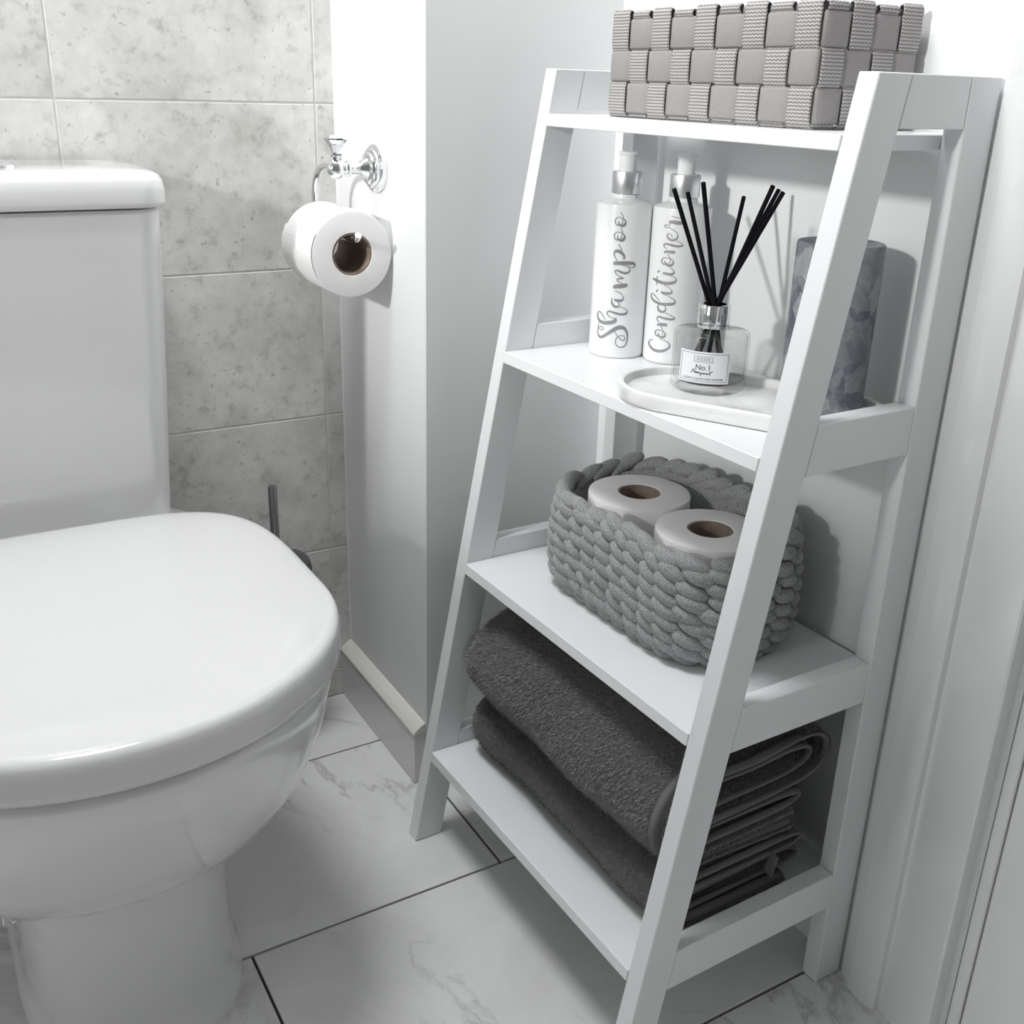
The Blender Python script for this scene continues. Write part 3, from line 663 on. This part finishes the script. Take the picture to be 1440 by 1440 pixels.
# ------------------------------------------------------------------ reed diffuser
DFA, DFD, RD = 0.1845, 0.1000, 0.0350
DP = W(DFA, DFD, ZT + 0.0003)
dif = thing('reed_diffuser', 'clear glass reed diffuser bottle with white label and chrome collar', 'reed diffuser', DP, SRZ)
lathe('glass', [(0.0, 0.0), (0.0325, 0.0), (0.0345, 0.0015), (RD, 0.0045), (RD, 0.0503), (0.0345, 0.0526), (0.0328, 0.0540), (0.0155, 0.0556), (0.0127, 0.0570), (0.0122, 0.0740), (0.0100, 0.0740),
                (0.0100, 0.0570), (0.0140, 0.0540), (0.0315, 0.0520), (0.0330, 0.0498), (0.0330, 0.0100), (0.0315, 0.0082), (0.0, 0.0078)], 'clear_glass', dif, 72, cap0=False, cap1=False)
lathe('oil', [(0.0, 0.0080), (0.0313, 0.0084), (0.0328, 0.0102), (0.0328, 0.0420), (0.0, 0.0420)], 'diffuser_oil', dif, 64, cap0=False, cap1=False)
lathe('collar', [(0.0128, 0.0572), (0.0146, 0.0572), (0.0148, 0.0577), (0.0148, 0.0780), (0.0144, 0.0786), (0.0105, 0.0786), (0.0103, 0.0742), (0.0126, 0.0738), (0.0128, 0.0572)], 'chrome', dif, 48, cap0=False, cap1=False)
# label: measured corners on the glass
LC = [on_cyl(940 + x / 12, 470 + y / 12, DP.x, DP.y, RD) for x, y in ((225, 220), (1060, 320), (990, 850), (185, 740))]
thL = (LC[0][0] + LC[3][0]) / 2; thR = (LC[1][0] + LC[2][0]) / 2
zT_ = (LC[0][1] + LC[1][1]) / 2 - DP.z; zB_ = (LC[2][1] + LC[3][1]) / 2 - DP.z
if thR < thL: thR += 2 * PI
th0, dth, hz = (thL + thR) / 2 - SRZ, (thR - thL) / 2, (zT_ - zB_) / 2
zc_ = (zT_ + zB_) / 2
def cylpt(u_, v_, rr): th = th0 + u_ / RD; return (rr * math.cos(th), rr * math.sin(th), zc_ + v_)
def cyl_patch(name, u0, u1, v0, v1, lift, m, parent, n=16):
    V = []; F = []
    for k in range(n + 1):
        u_ = u0 + (u1 - u0) * k / n
        V += [cylpt(u_, v0, RD + lift), cylpt(u_, v1, RD + lift), cylpt(u_, v1, RD + lift - 0.0001), cylpt(u_, v0, RD + lift - 0.0001)]
    for k in range(n):
        a = 4 * k
        for q in range(4): F.append((a + q, a + (q + 1) % 4, a + 4 + (q + 1) % 4, a + 4 + q))
    F += [(0, 1, 2, 3), (4 * n, 4 * n + 1, 4 * n + 2, 4 * n + 3)]
    return mesh_obj(name, V, F, m, parent)
hu = dth * RD
lab = cyl_patch('label_paper', -hu, hu, -hz, hz, 0.0004, 'paper_label', dif)
def frame(name, u0, u1, v0, v1, w_, m):
    V = []; F = []
    segs = [((u0, v1), (u1, v1)), ((u1, v1), (u1, v0)), ((u1, v0), (u0, v0)), ((u0, v0), (u0, v1))]
    for (p, q) in segs:
        n = 14; b0 = len(V); dx, dy = q[0] - p[0], q[1] - p[1]; L = math.hypot(dx, dy); nx, ny = -dy / L * w_ / 2, dx / L * w_ / 2
        for k in range(n + 1):
            x, y = p[0] + dx * k / n, p[1] + dy * k / n
            V += [cylpt(x + nx, y + ny, RD + 0.00055), cylpt(x - nx, y - ny, RD + 0.00055)]
        for k in range(n): F.append((b0 + 2 * k, b0 + 2 * k + 1, b0 + 2 * k + 3, b0 + 2 * k + 2))
    return mesh_obj(name, V, F, m, lab)
frame('border', -hu * 0.92, hu * 0.92, -hz * 0.88, hz * 0.88, 0.00045, 'grey_ink')
frame('logo_box', -hu * 0.36, hu * 0.33, hz * 0.36, hz * 0.70, 0.0004, 'grey_ink')
def text_on_label(name, s_, uc, vc, width, height, m):
    cu_ = bpy.data.curves.new(name, 'FONT'); cu_.body = s_; cu_.size = 1.0; cu_.resolution_u = 3
    to = bpy.data.objects.new(name, cu_); COL.objects.link(to); bpy.context.view_layer.update()
    me = bpy.data.meshes.new_from_object(to.evaluated_get(bpy.context.evaluated_depsgraph_get())); bpy.data.objects.remove(to); bpy.data.curves.remove(cu_)
    xs = [v_.co.x for v_ in me.vertices]; ys = [v_.co.y for v_ in me.vertices]
    for v_ in me.vertices:
        u_ = uc + ((v_.co.x - min(xs)) / (max(xs) - min(xs)) - 0.5) * width; q = vc + ((v_.co.y - min(ys)) / (max(ys) - min(ys)) - 0.5) * height
        v_.co = cylpt(u_, q, RD + 0.0006)
    me.materials.clear(); return link_mesh(name, me, m, lab)
text_on_label('number_text', 'No.1', -0.0005, hz * 0.02, hu * 0.52, hz * 0.34, 'ink')
text_on_label('description_text', 'LUXURY SCENTED REED DIFFUSER', 0.0, -hz * 0.72, hu * 1.56, hz * 0.13, 'ink')
POM = zpx([[(350,532,18),(372,495,16),(400,452,14)], [(378,480,12),(410,462,14),(432,478,14),(420,505,14),(392,512,12)],
 [(430,535,16),(440,510,14),(455,522,14),(446,542,14),(432,536,12)], [(462,548,14),(472,515,14),(480,545,14),(492,520,14),(500,550,14),(512,524,14),(518,552,16)],
 [(525,548,12),(545,535,14),(538,552,14),(528,560,12)], [(575,545,14),(556,548,14),(558,568,14),(578,560,14),(565,600,14),(542,606,14)],
 [(590,570,14),(596,548,14),(612,556,14)], [(630,552,14),(616,562,14),(622,578,14),(636,560,14),(642,580,14)], [(652,582,14),(660,556,14),(672,564,14),(678,586,14)],
 [(706,562,14),(690,572,14),(696,588,14),(712,566,14),(718,592,14)], [(800,520,14),(772,560,14),(764,596,16),(785,598,14)], [(745,548,12),(790,538,14),(842,520,12)], [(722,590,12),(745,566,12),(756,574,12),(764,590,12)]], 950, 490, 16)
script_mesh('scent_lettering', POM, DP.x, DP.y, RD, DP.z, 'ink', lab, SRZ, 0.7, 0.0007)
# tiny two-line maker mark inside the box
for v0 in (0.56, 0.46):
    for k in range(6):
        u0 = hu * (-0.27 + 0.09 * k) ; cyl_patch('maker_mark', u0, u0 + hu * 0.055, hz * v0, hz * (v0 + 0.045), 0.00055, 'grey_ink', lab, 2)
# reeds: seven separate sticks resting in the neck
NECK = Vector((DP.x, DP.y, DP.z + 0.0775))
tips = [(948, 266, 0.136, -1), (967, 271, 0.128, 1), (989, 257, 0.137, -1), (1046, 277, 0.128, 1), (1087, 262, 0.146, -1), (1095, 267, 0.146, 1), (1101, 271, 0.145, -1)]
labels = ['black reed stick leaning furthest toward the conditioner bottle', 'black reed stick with a low tip beside the outermost leaning stick', 'black reed stick rising nearly upright in front of conditioner pump',
          'black reed stick standing alone between the two leaning bunches', 'black reed stick with the highest tip in the trio beside the candle', 'black reed stick in the middle of the trio beside the candle', 'black reed stick leaning furthest toward the candle']
for i, (x, y, L, sg) in enumerate(tips):
    d = ray(x, y).normalized(); o = CAM - NECK; b = d.dot(o); c = o.dot(o) - L * L; disc = b * b - c
    t_ = -b + sg * math.sqrt(max(disc, 0.0)) * 0.75
    tip = CAM + d * t_
    ang = i * 2 * PI / 7 + 0.5
    neck = NECK + Vector((0.0058 * math.cos(ang), 0.0058 * math.sin(ang), 0))
    hor = Vector((tip.x - NECK.x, tip.y - NECK.y)).normalized()
    neck = NECK + Vector((hor.x, hor.y, 0)) * 0.0052 + Vector((-hor.y, hor.x, 0)) * 0.0022 * ((i % 3) - 1)
    dr = (neck - tip).normalized(); k = (neck.z - (DP.z + 0.0105)) / -dr.z
    foot = neck + dr * k
    hv = Vector((foot.x - DP.x, foot.y - DP.y)); 
    if hv.length > 0.0285:
        f_ = 0.0285 / hv.length; foot = Vector((DP.x + hv.x * f_, DP.y + hv.y * f_, foot.z))
    st = thing('reed_stick', labels[i], 'reed', foot, 0, 'reed sticks in the diffuser')
    tube('stick', [(0, 0, 0), tuple(neck - foot), tuple(tip - foot)], 0.00205, 'black_fibre', st, 12)

# ------------------------------------------------------------------ chunky rope basket
ra0, ra1, rd0, rd1 = 0.078, 0.352, 0.026, 0.181
rb = thing('rope_basket', 'chunky grey knitted rope basket on the shelf board above the towels', 'basket', W((ra0 + ra1) / 2, (rd0 + rd1) / 2, Z3 + 0.0005), SRZ)
hx, hy = (ra1 - ra0) / 2, (rd1 - rd0) / 2
def rpath(u_, grow):
    """u in 0..1 around a rounded rectangle, start front left going along the front toward the near side"""
    r = 0.052; X, Y = hx - 0.009 + grow, hy - 0.009 + grow
    segs = [('l', Vector((X - r, Y)), Vector((-X + r, Y))), ('a', Vector((-X + r, Y - r)), PI / 2), ('l', Vector((-X, Y - r)), Vector((-X, -Y + r))), ('a', Vector((-X + r, -Y + r)), PI),
            ('l', Vector((-X + r, -Y)), Vector((X - r, -Y))), ('a', Vector((X - r, -Y + r)), 1.5 * PI), ('l', Vector((X, -Y + r)), Vector((X, Y - r))), ('a', Vector((X - r, Y - r)), 0)]
    Ls = [(s_[2] - s_[1]).length if s_[0] == 'l' else r * PI / 2 for s_ in segs]; T = sum(Ls); q = (u_ % 1.0) * T
    for s_, L in zip(segs, Ls):
        if q <= L + 1e-9: break
        q -= L
    if s_[0] == 'l': p = s_[1] + (s_[2] - s_[1]) * (q / L)
    else: a = s_[2] + q / r; p = s_[1] + Vector((math.cos(a), math.sin(a))) * r
    return p
def rframe(u_, grow):
    p = rpath(u_, grow); t_ = (rpath(u_ + 0.002, grow) - rpath(u_ - 0.002, grow)).normalized(); return p, t_, Vector((-t_.y, t_.x)) * -1
NST, NROW = 30, 8
def rim_h(u_):
    p = rpath(u_, 0); f_ = 0.5 - 0.5 * p.y / hy          # 0 front, 1 back
    return 0.101 + 0.022 * f_ + 0.004 * math.sin(4 * PI * u_ + 1.0) - 0.006 * max(0, p.x / hx) * (1 - f_)
def stitch(u0, j, V, F, length, rad, slant, rr, zoff=0.0, nout=0.0):
    K = 8; n = 9; pts = []; rads = []
    for k in range(K + 1):
        q = k / K - 0.5; u_ = u0 + q * length; h = rim_h(u_); pitch = h / NROW
        grow = 0.0035 * math.sin(PI * min(1, (j + 0.6) / NROW)) + (-0.006 if j == 0 else 0)
        p, t_, n_ = rframe(u_, grow)
        if n_.dot(p) < 0: n_ = -n_
        out = 0.0042 * math.cos(PI * q) - 0.0060 * q + nout
        z = (j + 0.5) * pitch + zoff - slant * q + rr
        pts.append(Vector((p.x + n_.x * out, p.y + n_.y * out, max(z, rad * 0.8))))
        rads.append(rad * max(0.12, (1 - abs(2 * q) ** 2.6)) ** 0.5 * (1.05 - 0.12 * q))
    rings = tube_rings(pts, rads, n); b0 = len(V)
    for r in rings: V += r
    for k in range(K):
        for m_ in range(n): F.append((b0 + k * n + m_, b0 + k * n + (m_ + 1) % n, b0 + (k + 1) * n + (m_ + 1) % n, b0 + (k + 1) * n + m_))
    F.append(tuple(b0 + m_ for m_ in range(n))); F.append(tuple(b0 + K * n + m_ for m_ in range(n)))
for j in range(NROW):
    V = []; F = []
    for i in range(NST):
        u0 = (i + 0.5 * (j % 2) * 0.3 + 0.12 * R_.uniform(-1, 1)) / NST
        stitch(u0, j, V, F, 1.42 / NST, 0.0074 * R_.uniform(0.94, 1.06), 0.0135, R_.uniform(-0.0006, 0.0006))
    mesh_obj('rope_row', V, F, 'rope_cotton', rb, True)
# looser top edge
V = []; F = []
for i in range(26):
    stitch((i + 0.15 * R_.uniform(-1, 1)) / 26, NROW - 1, V, F, 1.45 / 26, 0.0080, 0.017 if i % 2 else 0.007, 0.0, 0.0080 + 0.0035 * R_.uniform(-1, 1), -0.003)
mesh_obj('rope_rim', V, F, 'rope_cotton', rb, True)
V = []; F = []; n = 64
for k in range(n):
    h = rim_h(k / n) - 0.004
    for (g, z) in ((-0.006, 0.004), (-0.004, h), (-0.0055, h), (-0.0075, 0.006)):
        p = rpath(k / n, g); V.append((p.x, p.y, z))
for k in range(n):
    a, b = 4 * k, 4 * ((k + 1) % n)
    for q in range(4): F.append((a + q, a + (q + 1) % 4, b + (q + 1) % 4, b + q))
mesh_obj('lining', V, F, 'rope_cotton', rb, True)
loft('base', [[(rpath(k / 64, g).x, rpath(k / 64, g).y, z) for k in range(64)] for g, z in ((-0.012, 0.0005), (-0.003, 0.002), (-0.003, 0.007), (-0.014, 0.0085))], 'rope_cotton', rb)
roll('toilet_roll', 'white toilet roll in rope basket, standing nearer the boxed-in corner', W(0.262, 0.1085, Z3 + 0.0095), 0.0535, 0.0215, 0.106, True, 'toilet rolls in the rope basket')
roll('toilet_roll', 'white toilet roll in rope basket, standing nearer the door casing', W(0.1535, 0.1060, Z3 + 0.0095), 0.0535, 0.0215, 0.104, True, 'toilet rolls in the rope basket')

# ------------------------------------------------------------------ folded towels
def sheet(name, path, a0, a1, th, m, parent, n_a=26, wob=0.0, bulge=None, seed=0, hem=False):
    """thick sheet following a (d, z) path, extruded along a"""
    rr = random.Random(seed); P = catmull([(d, z, 0) for d, z in path], 6); N = len(P); nrm = []
    for i in range(N):
        t_ = P[min(i + 1, N - 1)] - P[max(i - 1, 0)]; t_.normalize(); nrm.append(Vector((t_.y, -t_.x, 0)))
    V = []; F = []; ph = rr.uniform(0, 6)
    for k in range(n_a + 1):
        f_ = k / n_a; a = a0 + (a1 - a0) * f_
        e = min(f_, 1 - f_) * (a1 - a0); rnd = 1.0 if hem else min(1.0, 0.35 + 0.65 * (e / 0.012) ** 0.5)
        for side in (1, -1):
            for i in range(N):
                w_ = wob * (math.sin(9 * f_ + ph + i * 0.25) + 0.6 * math.sin(17 * f_ + 2 * ph - i * 0.2))
                p = P[i] + nrm[i] * (side * th / 2 * rnd + w_)
                sc_ = bulge(f_) if bulge else (0, 0)
                V.append((a + 0.35 * w_, p.x + sc_[0], p.y + sc_[1] * max(0.0, p.y - path[-1][1])))
    ring = 2 * N
    for k in range(n_a):
        for i in range(N - 1):
            b = k * ring; c = (k + 1) * ring
            F.append((b + i, b + i + 1, c + i + 1, c + i)); F.append((b + N + i, c + N + i, c + N + i + 1, b + N + i + 1))
        F.append((k * ring, (k + 1) * ring, (k + 1) * ring + N, k * ring + N)); F.append((k * ring + N - 1, k * ring + 2 * N - 1, (k + 1) * ring + 2 * N - 1, (k + 1) * ring + N - 1))
    for b in (0, n_a * ring):
        for i in range(N - 1): F.append((b + i, b + i + 1, b + N + i + 1, b + N + i))
    return mesh_obj(name, V, F, m, parent, True), V, ring, N
def pile(name, src, n_tuft, length, width, m, parent, comb, curl, seed, keep=None):
    """short terry tufts standing on a sheet mesh"""
    rr = random.Random(seed); me = src.data; me.calc_loop_triangles()
    tris = []; acc = []; tot = 0.0
    vs = [v_.co.copy() for v_ in me.vertices]
    for lt in me.loop_triangles:
        a, b, c = (vs[i] for i in lt.vertices); ar = (b - a).cross(c - a).length / 2
        if keep and not keep((a + b + c) / 3, lt.normal): continue
        tot += ar; tris.append((a, b - a, c - a, lt.normal.copy())); acc.append(tot)
    import bisect
    V = []; F = []; comb = Vector(comb)
    for _ in range(n_tuft):
        a, e1, e2, nn = tris[min(bisect.bisect(acc, rr.random() * tot), len(tris) - 1)]
        r1, r2 = rr.random(), rr.random()
        if r1 + r2 > 1: r1, r2 = 1 - r1, 1 - r2
        p = a + e1 * r1 + e2 * r2 - nn * 0.0006
        rv = Vector((rr.uniform(-1, 1), rr.uniform(-1, 1), rr.uniform(-1, 1)))
        dr = (nn + comb * rr.uniform(0.3, 1.2) + rv * curl).normalized(); L = length * rr.uniform(0.6, 1.25)
        sd = dr.cross(rv).normalized() * width * rr.uniform(0.6, 1.2)
        d2 = (dr + rv.cross(dr) * 0.5 * curl + comb * 0.5).normalized()
        b0 = len(V); mid = p + dr * L * 0.6; V += [p - sd, p + sd, mid + sd * 0.8, mid - sd * 0.8, mid + d2 * L * 0.5]
        F += [(b0, b0 + 1, b0 + 2, b0 + 3), (b0 + 3, b0 + 2, b0 + 4)]
    me2 = bpy.data.meshes.new(name); me2.from_pydata([tuple(v_) for v_ in V], [], F)
    o = link_mesh(name, me2, m, parent, True); o['kind'] = 'stuff'; return o
A0, A1 = 0.031, 0.394
low = thing('bath_towel', 'dark charcoal curly terry towel at the bottom of the folded stack', 'towel', W(0, 0, Z4 + 0.0004), SRZ, None)
outer = [(0.070, 0.072), (0.13, 0.0735), (0.19, 0.074), (0.218, 0.067), (0.230, 0.048), (0.228, 0.026), (0.212, 0.0095), (0.17, 0.0055), (0.07, 0.0055)]
lo_o, *_ = sheet('outer_layer', outer, A0, A1 - 0.006, 0.009, 'towel_dark_grey', low, wob=0.0014, seed=1); lo_o.data.materials[0] = MATS['towel_shaded_ground']
for k, pth in enumerate(([(0.205, 0.060), (0.12, 0.0615), (0.072, 0.061), (0.058, 0.055), (0.070, 0.0495), (0.12, 0.049), (0.205, 0.048)],
                         [(0.205, 0.037), (0.12, 0.038), (0.070, 0.037), (0.052, 0.029), (0.068, 0.0215), (0.13, 0.0195), (0.205, 0.019)])):
    e0 = A0 + (0.002, 0.009)[k]
    fo, *_ = sheet('inner_fold', pth, e0, A1 - 0.02, 0.0066, 'towel_shaded_ground', low, 24, wob=0.0010, seed=5 + k)
    pile('terry_pile', fo, 14000, 0.0024, 0.00034, 'towel_dark_grey', low, (0, -0.2, 0.0), 0.9, 31 + k, keep=lambda c, n: c.x < A0 + 0.07)
    sheet('hem', pth, e0 - 0.0035, e0 + 0.003, 0.0034, 'hem_grey', low, 2, wob=0.0008, seed=5 + k, hem=True)
sheet('hem', outer, A0 + 0.003, A0 + 0.011, 0.0102, 'hem_grey', low, 2, wob=0.0010, seed=1, hem=True)
pile('terry_pile', lo_o, 80000, 0.0034, 0.00042, 'towel_dark_grey', low, (0, 0.1, 0.0), 0.95, 3, keep=lambda c, n: c.x > A0 + 0.011 or c.x < A0 + 0.003)
# care tag sewn in the lower towel
sheet('care_tag', [(0.098, 0.052), (0.100, 0.044), (0.103, 0.035), (0.104, 0.030)], A0 - 0.012, A0 + 0.002, 0.0008, 'cotton_tag', low, 4)

up = thing('bath_towel', 'mid grey plush folded towel on top of the charcoal one', 'towel', W(0, 0, Z4 + 0.0030), SRZ, None)
outer2 = [(0.070, 0.196), (0.12, 0.201), (0.165, 0.199), (0.205, 0.184), (0.232, 0.155), (0.240, 0.124), (0.230, 0.098), (0.207, 0.086), (0.16, 0.0835), (0.07, 0.0835)]
bl = lambda f_: (0.004 * math.sin(PI * f_) - 0.010 * max(0, f_ - 0.8) * 5 * 0.6, 0.10 * math.sin(PI * min(1, f_ * 1.05)) - 0.18 * max(0, f_ - 0.82) / 0.18 - 0.05)
up_o, *_ = sheet('outer_layer', outer2, A0 + 0.002, A1 + 0.004, 0.012, 'towel_mid_grey', up, wob=0.0016, seed=2, bulge=bl); up_o.data.materials[0] = MATS['towel_shaded_ground']
for k, pth in enumerate(([(0.210, 0.170), (0.14, 0.170), (0.085, 0.176), (0.052, 0.171), (0.040, 0.153), (0.054, 0.132), (0.09, 0.124), (0.15, 0.121), (0.21, 0.120)],
                         [(0.205, 0.158), (0.14, 0.156), (0.09, 0.161), (0.066, 0.159), (0.057, 0.150), (0.068, 0.140), (0.10, 0.134), (0.205, 0.131)],
                         [(0.205, 0.109), (0.13, 0.110), (0.085, 0.111), (0.066, 0.107), (0.074, 0.099), (0.11, 0.096), (0.205, 0.095)])):
    e0 = A0 + (0.0, 0.006, 0.004)[k]
    fo, *_ = sheet('inner_fold', pth, e0, A1 - 0.02, 0.0070, 'towel_shaded_ground', up, 24, wob=0.0011, seed=12 + k)
    pile('terry_pile', fo, 16000, 0.0024, 0.00034, 'towel_mid_grey', up, (0, -0.2, 0.0), 0.8, 41 + k, keep=lambda c, n: c.x < A0 + 0.07)
    sheet('hem', pth, e0 - 0.0035, e0 + 0.003, 0.0036, 'hem_grey', up, 2, wob=0.0008, seed=12 + k, hem=True)
pile('terry_pile', up_o, 110000, 0.0042, 0.00034, 'towel_mid_grey', up, (0, 0.35, -0.45), 0.38, 9, keep=lambda c, n: c.x > A0 + 0.014 or c.x < A0 + 0.006)
sheet('hem', outer2, A0 + 0.006, A0 + 0.014, 0.0134, 'hem_grey', up, 2, wob=0.0004, seed=2, hem=True, bulge=lambda f_: bl(0.0))
